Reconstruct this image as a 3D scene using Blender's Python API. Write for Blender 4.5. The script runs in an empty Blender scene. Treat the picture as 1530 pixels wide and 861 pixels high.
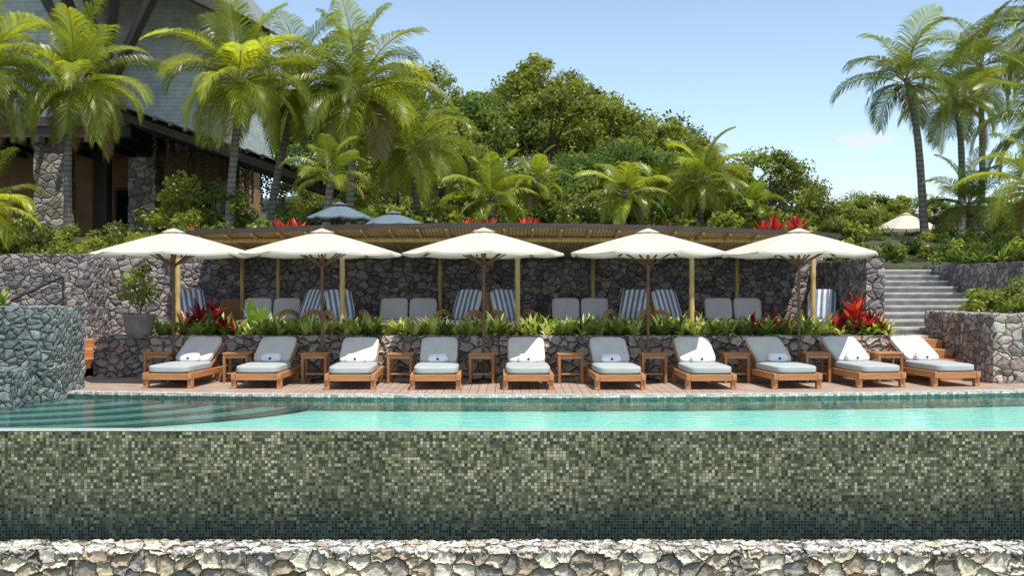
import bpy, bmesh, math, random
import numpy as np
from mathutils import Vector, Matrix
R=math.radians
rnd=random.Random(7)
scene=bpy.context.scene
COL=scene.collection
# ------------------------------------------------------------------ builders
class MB:
    def __init__(s): s.v=[];s.f=[];s.c=[];s.m=[]
    def add(s,vs,fs,col=(1,1,1),mat=0):
        o=len(s.v); s.v.extend([tuple(v) for v in vs]); s.c.extend([col]*len(vs))
        for f in fs: s.f.append(tuple(i+o for i in f)); s.m.append(mat)
    def box(s,x0,x1,y0,y1,z0,z1,mat=0,col=(1,1,1),M=None):
        vs=[Vector((x,y,z)) for z in (z0,z1) for y in (y0,y1) for x in (x0,x1)]
        if M is not None: vs=[M@v for v in vs]
        s.add(vs,[(0,2,3,1),(4,5,7,6),(0,1,5,4),(2,6,7,3),(0,4,6,2),(1,3,7,5)],col,mat)
    def beam(s,p0,p1,w,h,mat=0,col=(1,1,1)):
        p0=Vector(p0);p1=Vector(p1);d=(p1-p0).normalized()
        up=Vector((0,0,1)) if abs(d.z)<.95 else Vector((0,1,0))
        a=d.cross(up).normalized()*w/2; b=a.cross(d).normalized()*h/2
        vs=[p0-a-b,p0+a-b,p0+a+b,p0-a+b,p1-a-b,p1+a-b,p1+a+b,p1-a+b]
        s.add(vs,[(0,1,2,3),(7,6,5,4),(0,4,5,1),(1,5,6,2),(2,6,7,3),(3,7,4,0)],col,mat)
    def tube(s,path,rad,n=8,mat=0,col=(1,1,1),cap=True):
        path=[Vector(p) for p in path]; 
        if not hasattr(rad,'__len__'): rad=[rad]*len(path)
        vs=[];fs=[];k=len(path)
        for i,p in enumerate(path):
            d=(path[min(i+1,k-1)]-path[max(i-1,0)]).normalized()
            up=Vector((0,0,1)) if abs(d.z)<.9 else Vector((0,1,0))
            a=d.cross(up).normalized(); b=a.cross(d).normalized()
            for j in range(n):
                t=2*math.pi*j/n; vs.append(p+(a*math.cos(t)+b*math.sin(t))*rad[i])
        for i in range(k-1):
            for j in range(n):
                fs.append((i*n+j,i*n+(j+1)%n,(i+1)*n+(j+1)%n,(i+1)*n+j))
        if cap:
            fs.append(tuple(range(n))[::-1]); fs.append(tuple((k-1)*n+j for j in range(n)))
        s.add(vs,fs,col,mat)
    def blade(s,p,az,el,L,W,curl,col,mat=0,seg=4):
        p=Vector(p); vs=[];fs=[]
        side=Vector((-math.sin(az),math.cos(az),0))
        for i in range(seg+1):
            t=i/seg; w=W*0.5*(math.sin(math.pi*min(1,(0.12+0.88*t)))**.7 if i<seg else 0.02)
            vs+= [p-side*w,p+side*w]
            e=el-curl*t
            p=p+Vector((math.cos(az)*math.cos(e),math.sin(az)*math.cos(e),math.sin(e)))*L/seg
        for i in range(seg): fs.append((2*i,2*i+1,2*i+3,2*i+2))
        s.add(vs,fs,col,mat)
    def mesh(s,name,mats,smooth=False):
        me=bpy.data.meshes.new(name); me.from_pydata(s.v,[],s.f)
        for m in mats: me.materials.append(m)
        me.polygons.foreach_set('material_index',s.m)
        if smooth: me.polygons.foreach_set('use_smooth',[True]*len(s.f))
        a=me.color_attributes.new('Col','FLOAT_COLOR','POINT')
        arr=np.ones((len(s.v),4),dtype=np.float32); arr[:,:3]=np.array(s.c,dtype=np.float32).reshape(-1,3)
        a.data.foreach_set('color',arr.ravel()); me.update()
        return me
    def obj(s,name,mats,parent=None,smooth=False,bevel=0,loc=None):
        return mkobj(name,s.mesh(name,mats,smooth),parent,bevel,loc)
def mkobj(name,me,parent=None,bevel=0,loc=None,rot=None):
    o=bpy.data.objects.new(name,me); COL.objects.link(o)
    if parent: o.parent=parent
    if loc: o.location=loc
    if rot: o.rotation_euler=rot
    if bevel:
        b=o.modifiers.new('b','BEVEL'); b.width=bevel; b.segments=2; b.limit_method='ANGLE'
    return o
def empty(name,loc=(0,0,0),rz=0):
    o=bpy.data.objects.new(name,None); COL.objects.link(o); o.location=loc; o.rotation_euler=(0,0,rz); o.empty_display_size=.1
    return o
def cushion(mb,cx,cy,cz,sx,sy,sz,M=None,mat=0,n=10,pw=7,seed=0):
    r=random.Random(seed)
    bm=bmesh.new(); bmesh.ops.create_cube(bm,size=2); bmesh.ops.subdivide_edges(bm,edges=bm.edges[:],cuts=n,use_grid_fill=True)
    vs=[]
    ph=r.random()*6
    for v in bm.verts:
        c=v.co; k=(abs(c.x)**pw+abs(c.y)**pw+abs(c.z)**pw)**(1/pw); c=c/k
        z=c.z*(1+.10*(1-c.x**2)*(1-c.y**2))+.03*math.sin(5*c.x+ph)*math.cos(4*c.y+ph)
        q=Vector((cx+c.x*sx/2,cy+c.y*sy/2,cz+z*sz/2))
        vs.append(M@q if M else q)
    bm.verts.index_update()
    fs=[tuple(v.index for v in f.verts) for f in bm.faces]; bm.free()
    mb.add(vs,fs,(1,1,1),mat)
# ------------------------------------------------------------------ materials
def newmat(name):
    m=bpy.data.materials.new(name); m.use_nodes=True; nt=m.node_tree
    return m,nt,nt.nodes['Principled BSDF'],nt.nodes['Material Output']
def N(nt,t,**k):
    n=nt.nodes.new(t)
    for a,b in k.items(): setattr(n,a,b)
    return n
def ramp(nt,stops,interp='LINEAR'):
    r=N(nt,'ShaderNodeValToRGB'); cr=r.color_ramp; cr.interpolation=interp
    while len(cr.elements)<len(stops): cr.elements.new(.5)
    for e,(p,c) in zip(cr.elements,stops): e.position=p; e.color=(*c,1)
    return r
def math_(nt,op,a=None,b=None,c=None):
    n=N(nt,'ShaderNodeMath',operation=op)
    for i,x in enumerate((a,b,c)):
        if x is None: continue
        if isinstance(x,(int,float)): n.inputs[i].default_value=x
        else: nt.links.new(x,n.inputs[i])
    return n.outputs[0]
def simple(name,col,rough=.6,var=.25,scale=6,bump=.0,bscale=60,stretch=(1,1,1),metal=0,tc='Object'):
    m,nt,b,o=newmat(name); L=nt.links
    t=N(nt,'ShaderNodeTexCoord'); mp=N(nt,'ShaderNodeMapping'); mp.inputs['Scale'].default_value=stretch
    L.new(t.outputs[tc],mp.inputs[0])
    n=N(nt,'ShaderNodeTexNoise'); n.inputs['Scale'].default_value=scale; n.inputs['Detail'].default_value=6
    L.new(mp.outputs[0],n.inputs[0])
    lo=tuple(c*(1-var) for c in col); hi=tuple(min(1,c*(1+var)) for c in col)
    r=ramp(nt,[(.3,lo),(.7,hi)]); L.new(n.outputs[0],r.inputs[0]); L.new(r.outputs[0],b.inputs['Base Color'])
    b.inputs['Roughness'].default_value=rough; b.inputs['Metallic'].default_value=metal
    if bump:
        n2=N(nt,'ShaderNodeTexNoise'); n2.inputs['Scale'].default_value=bscale; n2.inputs['Detail'].default_value=4
        L.new(mp.outputs[0],n2.inputs[0]); bp=N(nt,'ShaderNodeBump'); bp.inputs['Strength'].default_value=bump; bp.inputs['Distance'].default_value=.02
        L.new(n2.outputs[0],bp.inputs['Height']); L.new(bp.outputs[0],b.inputs['Normal'])
    return m
def wood(name,col,var=.35,axis='y',rough=.5):
    st={'x':(1.5,25,25),'y':(25,1.5,25),'z':(25,25,1.5)}[axis]
    return simple(name,col,rough,var,1.0,.25,2,stretch=st)
def stone(name,pal,mortar,scale=5,disp=.03,mw=.035,bright=1):
    m,nt,b,o=newmat(name); L=nt.links
    t=N(nt,'ShaderNodeTexCoord')
    n=N(nt,'ShaderNodeTexNoise'); n.inputs['Scale'].default_value=scale*1.4; n.inputs['Detail'].default_value=3; L.new(t.outputs['Object'],n.inputs[0])
    sub=N(nt,'ShaderNodeVectorMath',operation='SUBTRACT'); sub.inputs[1].default_value=(.5,.5,.5); L.new(n.outputs['Color'],sub.inputs[0])
    sc=N(nt,'ShaderNodeVectorMath',operation='SCALE'); sc.inputs['Scale'].default_value=.28/scale*2; L.new(sub.outputs[0],sc.inputs[0])
    ad=N(nt,'ShaderNodeVectorMath',operation='ADD'); L.new(t.outputs['Object'],ad.inputs[0]); L.new(sc.outputs[0],ad.inputs[1])
    mp=N(nt,'ShaderNodeMapping'); mp.inputs['Scale'].default_value=(.85,.85,1.15); L.new(ad.outputs[0],mp.inputs[0])
    v1=N(nt,'ShaderNodeTexVoronoi'); v1.inputs['Scale'].default_value=scale; L.new(mp.outputs[0],v1.inputs[0])
    v2=N(nt,'ShaderNodeTexVoronoi',feature='DISTANCE_TO_EDGE'); v2.inputs['Scale'].default_value=scale; L.new(mp.outputs[0],v2.inputs[0])
    sp=N(nt,'ShaderNodeSeparateColor'); L.new(v1.outputs['Color'],sp.inputs[0])
    st=[(i/len(pal),c) for i,c in enumerate(pal)]
    r=ramp(nt,st,'CONSTANT'); L.new(sp.outputs[0],r.inputs[0])
    n3=N(nt,'ShaderNodeTexNoise'); n3.inputs['Scale'].default_value=22; n3.inputs['Detail'].default_value=8; n3.inputs['Roughness'].default_value=.7; L.new(t.outputs['Object'],n3.inputs[0])
    r3=ramp(nt,[(.25,(.55,.55,.55)),(.7,(1.25*bright,1.25*bright,1.22*bright))]); L.new(n3.outputs[0],r3.inputs[0])
    mu=N(nt,'ShaderNodeMix',data_type='RGBA',blend_type='MULTIPLY'); mu.inputs[0].default_value=1; L.new(r.outputs[0],mu.inputs[6]); L.new(r3.outputs[0],mu.inputs[7])
    mr=N(nt,'ShaderNodeMapRange',interpolation_type='SMOOTHSTEP'); mr.inputs[1].default_value=mw*.4; mr.inputs[2].default_value=mw*1.6; L.new(v2.outputs['Distance'],mr.inputs[0])
    mx=N(nt,'ShaderNodeMix',data_type='RGBA'); mx.inputs[6].default_value=(*mortar,1); L.new(mr.outputs[0],mx.inputs[0]); L.new(mu.outputs[2],mx.inputs[7])
    L.new(mx.outputs[2],b.inputs['Base Color']); b.inputs['Roughness'].default_value=.8
    mr2=N(nt,'ShaderNodeMapRange',interpolation_type='SMOOTHSTEP'); mr2.inputs[1].default_value=0; mr2.inputs[2].default_value=.16; L.new(v2.outputs['Distance'],mr2.inputs[0])
    h=math_(nt,'ADD',mr2.outputs[0],math_(nt,'MULTIPLY',n3.outputs[0],.45)); h=math_(nt,'ADD',h,math_(nt,'MULTIPLY',sp.outputs[1],.35))
    dn=N(nt,'ShaderNodeDisplacement'); dn.inputs['Scale'].default_value=disp; dn.inputs['Midlevel'].default_value=1.0
    L.new(h,dn.inputs['Height']); L.new(dn.outputs[0],o.inputs['Displacement']); m.displacement_method='BOTH'
    return m
def leafmat(name,tr=.45,boost=1.7,rough=.4,spec=.4):
    m,nt,b,o=newmat(name); L=nt.links
    a=N(nt,'ShaderNodeAttribute'); a.attribute_name='Col'
    L.new(a.outputs['Color'],b.inputs['Base Color']); b.inputs['Roughness'].default_value=rough; b.inputs['Specular IOR Level'].default_value=spec
    mu=N(nt,'ShaderNodeMix',data_type='RGBA',blend_type='MULTIPLY'); mu.inputs[0].default_value=1; mu.inputs[7].default_value=(boost*1.1,boost,boost*.5,1); L.new(a.outputs['Color'],mu.inputs[6])
    t=N(nt,'ShaderNodeBsdfTranslucent'); L.new(mu.outputs[2],t.inputs[0])
    x=N(nt,'ShaderNodeMixShader'); x.inputs[0].default_value=tr; L.new(b.outputs[0],x.inputs[1]); L.new(t.outputs[0],x.inputs[2]); L.new(x.outputs[0],o.inputs[0])
    return m
def colmat(name,rough=.7):
    m,nt,b,o=newmat(name); a=N(nt,'ShaderNodeAttribute'); a.attribute_name='Col'
    n=N(nt,'ShaderNodeTexNoise'); n.inputs['Scale'].default_value=30; r=ramp(nt,[(.3,(.7,.7,.7)),(.7,(1.1,1.1,1.1))]); nt.links.new(n.outputs[0],r.inputs[0])
    mu=N(nt,'ShaderNodeMix',data_type='RGBA',blend_type='MULTIPLY'); mu.inputs[0].default_value=1
    nt.links.new(a.outputs['Color'],mu.inputs[6]); nt.links.new(r.outputs[0],mu.inputs[7]); nt.links.new(mu.outputs[2],b.inputs['Base Color']); b.inputs['Roughness'].default_value=rough
    return m
def fabric(name,col,tr=0.0,rough=.85,var=.06):
    m,nt,b,o=newmat(name); L=nt.links
    n=N(nt,'ShaderNodeTexNoise'); n.inputs['Scale'].default_value=4; n.inputs['Detail'].default_value=8; t=N(nt,'ShaderNodeTexCoord'); L.new(t.outputs['Object'],n.inputs[0])
    r=ramp(nt,[(.3,tuple(c*(1-var) for c in col)),(.7,tuple(min(1,c*(1+var)) for c in col))]); L.new(n.outputs[0],r.inputs[0]); L.new(r.outputs[0],b.inputs['Base Color'])
    b.inputs['Roughness'].default_value=rough; b.inputs['Specular IOR Level'].default_value=.2
    bp=N(nt,'ShaderNodeBump'); bp.inputs['Strength'].default_value=.25; bp.inputs['Distance'].default_value=.03; L.new(n.outputs[0],bp.inputs['Height']); L.new(bp.outputs[0],b.inputs['Normal'])
    if tr:
        tt=N(nt,'ShaderNodeBsdfTranslucent'); L.new(r.outputs[0],tt.inputs[0]); x=N(nt,'ShaderNodeMixShader'); x.inputs[0].default_value=tr
        L.new(b.outputs[0],x.inputs[1]); L.new(tt.outputs[0],x.inputs[2]); L.new(x.outputs[0],o.inputs[0])
    return m
def stripes(name,c1,c2,freq,axis=0,soft=False,duty=.5,rough=.8,offs=0):
    m,nt,b,o=newmat(name); L=nt.links
    t=N(nt,'ShaderNodeTexCoord'); s=N(nt,'ShaderNodeSeparateXYZ'); L.new(t.outputs['Object'],s.inputs[0])
    f=math_(nt,'FRACT',math_(nt,'ADD',math_(nt,'MULTIPLY',s.outputs[axis],freq),100.0+offs))
    g=math_(nt,'LESS_THAN',f,duty)
    mx=N(nt,'ShaderNodeMix',data_type='RGBA'); mx.inputs[6].default_value=(*c1,1); mx.inputs[7].default_value=(*c2,1); L.new(g,mx.inputs[0])
    n=N(nt,'ShaderNodeTexNoise'); n.inputs['Scale'].default_value=3; n.inputs['Detail'].default_value=6; L.new(t.outputs['Object'],n.inputs[0])
    r=ramp(nt,[(.3,(.75,.75,.75)),(.7,(1.15,1.15,1.15))]); L.new(n.outputs[0],r.inputs[0])
    mu=N(nt,'ShaderNodeMix',data_type='RGBA',blend_type='MULTIPLY'); mu.inputs[0].default_value=1; L.new(mx.outputs[2],mu.inputs[6]); L.new(r.outputs[0],mu.inputs[7])
    L.new(mu.outputs[2],b.inputs['Base Color']); b.inputs['Roughness'].default_value=rough
    bp=N(nt,'ShaderNodeBump'); bp.inputs['Strength'].default_value=.4; bp.inputs['Distance'].default_value=.01; L.new(g,bp.inputs['Height']); L.new(bp.outputs[0],b.inputs['Normal'])
    return m
def mosaic(name,stops,size=.048,z0=None,grad=0,grout=(.12,.14,.11),rough=.25,plane='xz',tilt=.22):
    m,nt,b,o=newmat(name); L=nt.links
    t=N(nt,'ShaderNodeTexCoord'); sc=N(nt,'ShaderNodeVectorMath',operation='SCALE'); sc.inputs['Scale'].default_value=1/size; L.new(t.outputs['Object'],sc.inputs[0])
    of=N(nt,'ShaderNodeVectorMath',operation='ADD'); of.inputs[1].default_value=(.013,.317,.21); L.new(sc.outputs[0],of.inputs[0])
    fl=N(nt,'ShaderNodeVectorMath',operation='FLOOR'); L.new(of.outputs[0],fl.inputs[0])
    wn=N(nt,'ShaderNodeTexWhiteNoise',noise_dimensions='3D'); L.new(fl.outputs[0],wn.inputs[0])
    fr=N(nt,'ShaderNodeVectorMath',operation='FRACTION'); L.new(of.outputs[0],fr.inputs[0])
    s=N(nt,'ShaderNodeSeparateXYZ'); L.new(fr.outputs[0],s.inputs[0])
    w=.07
    def inside(x): return math_(nt,'MULTIPLY',math_(nt,'GREATER_THAN',x,w),math_(nt,'LESS_THAN',x,1-w))
    ax={'x':0,'y':1,'z':2}
    g=math_(nt,'MULTIPLY',inside(s.outputs[ax[plane[0]]]),inside(s.outputs[ax[plane[1]]]))
    val=wn.outputs[0]
    n=N(nt,'ShaderNodeTexNoise'); n.inputs['Scale'].default_value=1.1; n.inputs['Detail'].default_value=5; L.new(t.outputs['Object'],n.inputs[0])
    val=math_(nt,'ADD',val,math_(nt,'MULTIPLY',math_(nt,'SUBTRACT',n.outputs[0],.5),.5))
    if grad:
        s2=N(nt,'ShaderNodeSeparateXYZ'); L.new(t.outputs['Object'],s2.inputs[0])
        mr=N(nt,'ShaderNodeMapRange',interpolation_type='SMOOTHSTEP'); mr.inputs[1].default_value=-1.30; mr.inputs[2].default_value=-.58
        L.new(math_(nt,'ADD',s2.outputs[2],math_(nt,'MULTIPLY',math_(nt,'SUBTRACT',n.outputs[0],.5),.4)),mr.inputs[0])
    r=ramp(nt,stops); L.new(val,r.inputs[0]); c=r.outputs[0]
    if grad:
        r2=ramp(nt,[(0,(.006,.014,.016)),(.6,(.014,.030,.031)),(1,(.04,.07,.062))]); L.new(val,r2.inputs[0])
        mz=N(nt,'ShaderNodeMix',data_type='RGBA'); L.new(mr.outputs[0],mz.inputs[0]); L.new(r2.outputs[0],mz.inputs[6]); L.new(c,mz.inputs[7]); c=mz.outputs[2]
    mx=N(nt,'ShaderNodeMix',data_type='RGBA'); mx.inputs[6].default_value=(*grout,1); L.new(g,mx.inputs[0]); L.new(c,mx.inputs[7])
    L.new(mx.outputs[2],b.inputs['Base Color']); b.inputs['Roughness'].default_value=rough
    sb=N(nt,'ShaderNodeVectorMath',operation='SUBTRACT'); sb.inputs[1].default_value=(.5,.5,.5); L.new(wn.outputs['Color'],sb.inputs[0])
    s3=N(nt,'ShaderNodeVectorMath',operation='SCALE'); s3.inputs['Scale'].default_value=tilt; L.new(sb.outputs[0],s3.inputs[0])
    ge=N(nt,'ShaderNodeNewGeometry'); a2=N(nt,'ShaderNodeVectorMath',operation='ADD'); L.new(ge.outputs['Normal'],a2.inputs[0]); L.new(s3.outputs[0],a2.inputs[1])
    nn=N(nt,'ShaderNodeVectorMath',operation='NORMALIZE'); L.new(a2.outputs[0],nn.inputs[0]); L.new(nn.outputs[0],b.inputs['Normal'])
    return m
M_planter=stone('planter_stone',[(.26,.20,.17),(.42,.34,.29),(.20,.165,.15),(.48,.39,.33),(.32,.24,.21),(.38,.35,.33),(.54,.46,.39)],(.06,.05,.045),6.2,.03)
M_back=stone('back_wall_stone',[(.20,.17,.17),(.30,.25,.235),(.15,.13,.135),(.37,.32,.29),(.23,.20,.20),(.31,.28,.27)],(.04,.035,.033),6.4,.025)
M_pier=stone('pier_stone',[(.14,.165,.165),(.20,.225,.22),(.11,.13,.13),(.27,.285,.275),(.17,.19,.19)],(.05,.055,.055),7.5,.025)
M_front=stone('front_stone',[(.56,.47,.34),(.68,.60,.46),(.36,.31,.25),(.50,.46,.39),(.74,.68,.55),(.43,.34,.25),(.30,.28,.25)],(.10,.085,.065),5.6,.035,mw=.03,bright=1.15)
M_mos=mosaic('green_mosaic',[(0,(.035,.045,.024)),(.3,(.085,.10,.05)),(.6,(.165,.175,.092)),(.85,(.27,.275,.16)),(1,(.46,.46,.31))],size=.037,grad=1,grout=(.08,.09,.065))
M_pool=mosaic('pool_mosaic',[(0,(.30,.80,.71)),(.5,(.40,.90,.81)),(1,(.56,.95,.88))],size=.05,grout=(.36,.80,.72),rough=.5,plane='xy',tilt=.02)
M_rim=simple('rim_tile_glint',(.50,.58,.52),.3,.25,30)  # pale rim tile, water glint along the pool edge painted into its colour
M_poolwall=mosaic('pool_wall_mosaic',[(0,(.03,.07,.05)),(.5,(.07,.14,.11)),(1,(.16,.24,.18))],size=.05,rough=.4,plane='xz',tilt=.05,grout=(.05,.08,.06))
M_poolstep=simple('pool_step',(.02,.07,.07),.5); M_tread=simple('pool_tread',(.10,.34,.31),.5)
M_teak=wood('teak',(.46,.21,.08)); M_teakx=wood('teak_x',(.48,.22,.085),axis='x'); M_teakz=wood('teak_z',(.40,.17,.06),axis='z')
M_dark=wood('dark_wood',(.06,.045,.035),axis='x'); M_pole=wood('umbrella_wood',(.16,.075,.035),axis='z')
M_cush=fabric('cushion_grey',(.42,.445,.44)); M_cush2=fabric('back_cushion_grey',(.63,.62,.59)); M_white=fabric('towel_white',(.9,.9,.9)); M_navy=simple('emblem_navy',(.03,.05,.10))
M_canopy=fabric('canopy_cream',(.76,.68,.57),tr=.22,var=.05); M_canopyb=fabric('canopy_bluegrey',(.16,.21,.25),tr=.15); 
M_stripe=stripes('striped_fabric',(.78,.80,.80),(.16,.23,.34),9,0,duty=.5,offs=.25)
M_ratan=simple('rattan',(.52,.30,.12),.45,.35,12,.3,40)
M_bamboo=simple('bamboo',(.62,.42,.16),.4,.25,3,.2,30,stretch=(6,6,1))
M_ceil=stripes('bamboo_ceiling',(.70,.50,.29),(.40,.26,.14),14,0,duty=.35)
M_deck=stripes('deck_planks',(.43,.32,.25),(.12,.085,.07),7.5,0,duty=.08,rough=.6)
M_cop=mosaic('coping_pebble',[(0,(.33,.30,.26)),(.6,(.52,.48,.43)),(1,(.72,.69,.64))],size=.05,grout=(.25,.23,.2),rough=.7,plane='xy')
M_conc=simple('concrete',(.42,.41,.38),.85,.25,5,.4,50); M_soil=simple('soil',(.05,.035,.025),.9)
M_grass=simple('ground_cover',(.05,.06,.025),.9,.5,3,.5,20); M_palm=leafmat('palm_leaf',.45,2.0,.35,.5); M_leaf=leafmat('leaf',.40,1.8)
M_plant=leafmat('plant_leaf',.35,1.4,.3); M_trunk=stripes('palm_trunk',(.24,.21,.18),(.12,.10,.085),7,2,duty=.3)
M_bark=simple('bark',(.12,.09,.065),.9,.4,8,.5,20); M_peb=colmat('pebble_stone'); M_terra=simple('terrace_floor',(.26,.22,.19),.7)
M_metal=simple('dark_metal',(.03,.03,.03),.4)
# ------------------------------------------------------------------ world / light / camera
SD=Vector((.22,-.34,.90)).normalized(); el=math.asin(SD.z); rot=math.atan2(SD.x,SD.y)
w=bpy.data.worlds.new('World'); scene.world=w; w.use_nodes=True; nt=w.node_tree; bg=nt.nodes['Background']
sky=nt.nodes.new('ShaderNodeTexSky'); sky.sky_type='NISHITA'; sky.sun_disc=False; sky.sun_elevation=el; sky.sun_rotation=rot; sky.air_density=1.0; sky.dust_density=.6; sky.ozone_density=1.2
# horizon haze + one small cloud, laid out by world direction
tc=nt.nodes.new('ShaderNodeTexCoord'); sx=nt.nodes.new('ShaderNodeSeparateXYZ'); nt.links.new(tc.outputs['Generated'],sx.inputs[0])
hf=math_(nt,'POWER',math_(nt,'SUBTRACT',1.0,math_(nt,'MAXIMUM',sx.outputs[2],0.0)),2.6)
hz=nt.nodes.new('ShaderNodeMix'); hz.data_type='RGBA'; hz.blend_type='ADD'; hz.inputs[7].default_value=(1.9,2.5,2.9,1)
nt.links.new(hf,hz.inputs[0]); nt.links.new(sky.outputs[0],hz.inputs[6])
mpc=nt.nodes.new('ShaderNodeMapping'); mpc.inputs['Scale'].default_value=(14,14,40); nt.links.new(tc.outputs['Generated'],mpc.inputs[0])
cn=nt.nodes.new('ShaderNodeTexNoise'); cn.inputs['Scale'].default_value=2.6; cn.inputs['Detail'].default_value=7; nt.links.new(mpc.outputs[0],cn.inputs[0])
cd=Vector((.335,1,.140)).normalized()
dx=math_(nt,'MULTIPLY',math_(nt,'SUBTRACT',sx.outputs[0],cd.x),34.0); dz=math_(nt,'MULTIPLY',math_(nt,'SUBTRACT',sx.outputs[2],cd.z),110.0)
dd=math_(nt,'ADD',math_(nt,'MULTIPLY',dx,dx),math_(nt,'MULTIPLY',dz,dz))
cm=nt.nodes.new('ShaderNodeMapRange'); cm.interpolation_type='SMOOTHSTEP'; cm.inputs[1].default_value=.35; cm.inputs[2].default_value=.75
front=math_(nt,'GREATER_THAN',sx.outputs[1],0.0)
nt.links.new(math_(nt,'MULTIPLY',front,math_(nt,'SUBTRACT',math_(nt,'ADD',math_(nt,'MULTIPLY',cn.outputs[0],1.6),-.05),math_(nt,'MULTIPLY',dd,.45))),cm.inputs[0])
cx=nt.nodes.new('ShaderNodeMix'); cx.data_type='RGBA'; cx.inputs[7].default_value=(6.0,6.1,6.2,1); nt.links.new(math_(nt,'MULTIPLY',cm.outputs[0],.65),cx.inputs[0]); nt.links.new(hz.outputs[2],cx.inputs[6])
nt.links.new(cx.outputs[2],bg.inputs[0]); bg.inputs[1].default_value=.15
sun=bpy.data.lights.new('sun','SUN'); sun.energy=5.0; sun.angle=R(.5); sun.color=(1,.95,.86)
so=bpy.data.objects.new('sun',sun); COL.objects.link(so); so.rotation_euler=SD.to_track_quat('Z','Y').to_euler(); so.location=(5,5,30)
cam=bpy.data.cameras.new('camera'); cam.sensor_width=36; cam.lens=37.65; cam.clip_end=4000
co=bpy.data.objects.new('camera',cam); COL.objects.link(co); co.location=(0,0,1.6); co.rotation_euler=(R(90),0,0); scene.camera=co
scene.view_settings.view_transform='Standard'; scene.view_settings.look='None'; scene.view_settings.exposure=0
# ------------------------------------------------------------------ ground / hill
def ss(a,b,x):
    t=min(1,max(0,(x-a)/(b-a))); return t*t*(3-2*t)
def hillcap(x):
    xs=[-60,-30,-15,-9,-6,0,4,8,11,14,18,30,60]; hs=[3,4,5.5,6.6,6.6,5.6,6.2,4.4,3.0,.8,.3,.3,.3]
    return float(np.interp(x,xs,hs))
def gh(x,y):
    if y<24.6 or (6.9<x<10.2 and y<25.95): return -2.6
    h=2.0+1.1*ss(25,31,y)
    h+=hillcap(x*80/max(y,60))*ss(42,80,y)+.25*math.sin(x*.3)*math.sin(y*.23)*ss(30,40,y)
    if y>110: h-= (h-3)*ss(110,300,y)
    return h
xs=[-2500,-800,-300,-150,-100]+[i*4 for i in range(-20,-4)]+[-14,-12,-10,-8,-6,-4,-2,0,2,4,6,6.85,6.95,8,9,10.1,10.25,12,14,16]+[i*4 for i in range(5,21)]+[100,150,300,800,2500]
ys=[-300,-20,0,10,20,24.55,24.65,25,25.9,26.0,27,28,29,30,31,33]+[36+4*i for i in range(20)]+[125,150,200,300,600,1500,3000]
mb=MB(); vs=[(x,y,gh(x,y)) for y in ys for x in xs]; nx=len(xs)
mb.add(vs,[(j*nx+i,j*nx+i+1,(j+1)*nx+i+1,(j+1)*nx+i) for j in range(len(ys)-1) for i in range(nx-1)])
mb.obj('ground',[M_grass])
# ------------------------------------------------------------------ walls
def wall(name,x0,x1,yf,z0,z1,th,mat,res=.08):
    if not callable(yf): c=yf; yf=lambda x:c
    nz=max(1,round((z1-z0)/res)); nt_=max(1,round(th/res)); n=max(1,round((x1-x0)/res))
    prof=[(0,z0+(z1-z0)*i/nz) for i in range(nz+1)]+[(th*i/nt_,z1) for i in range(1,nt_+1)]+[(th,z1-(z1-z0)*i/3) for i in range(1,4)]
    mb=MB();k=len(prof); vs=[]
    for i in range(n+1):
        x=x0+(x1-x0)*i/n
        for d,z in prof: vs.append((x,yf(x)+d,z))
    fs=[((i+1)*k+j,(i+1)*k+j+1,i*k+j+1,i*k+j) for i in range(n) for j in range(k-1)]
    fs=[f[::-1] for f in fs]
    fs.append(tuple(range(k))); fs.append(tuple(n*k+j for j in range(k))[::-1])
    mb.add(vs,fs); return mb.obj(name,[mat])
def ywall(name,x0,x1,y0,y1,z0,z1,mat,res=.08):
    mb=MB()
    def grid(o,u,v,nu,nv):
        o=Vector(o);u=Vector(u);v=Vector(v)
        vs=[o+u*i/nu+v*j/nv for j in range(nv+1) for i in range(nu+1)]
        mb.add(vs,[(j*(nu+1)+i,j*(nu+1)+i+1,(j+1)*(nu+1)+i+1,(j+1)*(nu+1)+i) for j in range(nv) for i in range(nu)])
    X=x1-x0;Y=y1-y0;Z=z1-z0; a=max(1,round(X/res));b=max(1,round(Y/res));c=max(1,round(Z/res))
    grid((x0,y0,z0),(X,0,0),(0,0,Z),a,c); grid((x1,y0,z0),(0,Y,0),(0,0,Z),b,c); grid((x0,y1,z0),(0,-Y,0),(0,0,Z),b,c)
    grid((x0,y0,z1),(X,0,0),(0,Y,0),a,b); grid((x1,y1,z0),(-X,0,0),(0,0,Z),a,c)
    me=mb.mesh(name,[mat]); bm=bmesh.new(); bm.from_mesh(me); bmesh.ops.remove_doubles(bm,verts=bm.verts,dist=.0005); bm.to_mesh(me); bm.free()
    return mkobj(name,me)
wall('front_stone_wall',-9,9,11.0,-2.5,-1.10,.42,M_front,.03)
plY=lambda x:18.85+.006*x*x
wall('planter_wall',-7.5,7.15,plY,-.02,.74,.3,M_planter,.035)
ywall('pergola_back_wall',-8.2,7.0,24.1,24.5,.45,2.3,M_back,.1)
ywall('pergola_side_wall',6.75,7.1,20.4,24.05,-.02,2.16,M_back,.06)
ywall('pergola_side_wall',-8.5,-8.1,20.4,24.05,-.02,2.24,M_back,.08)
ywall('garden_wall',-8.1,-6.9,21.6,21.95,.45,2.2,M_back,.06)
ywall('garden_wall',-22,-8.52,24.0,24.4,-.5,2.36,M_back,.1)
ywall('pool_pier_wall',-10.5,-6.82,15.9,17.1,-1.2,1.31,M_pier,.05)
ywall('pool_pier_wall',-12,-7.05,15.1,15.88,-1.2,.42,M_pier,.05)
ywall('retaining_wall',8.05,20,17.9,20.9,-.02,1.15,M_planter,.07)
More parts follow.
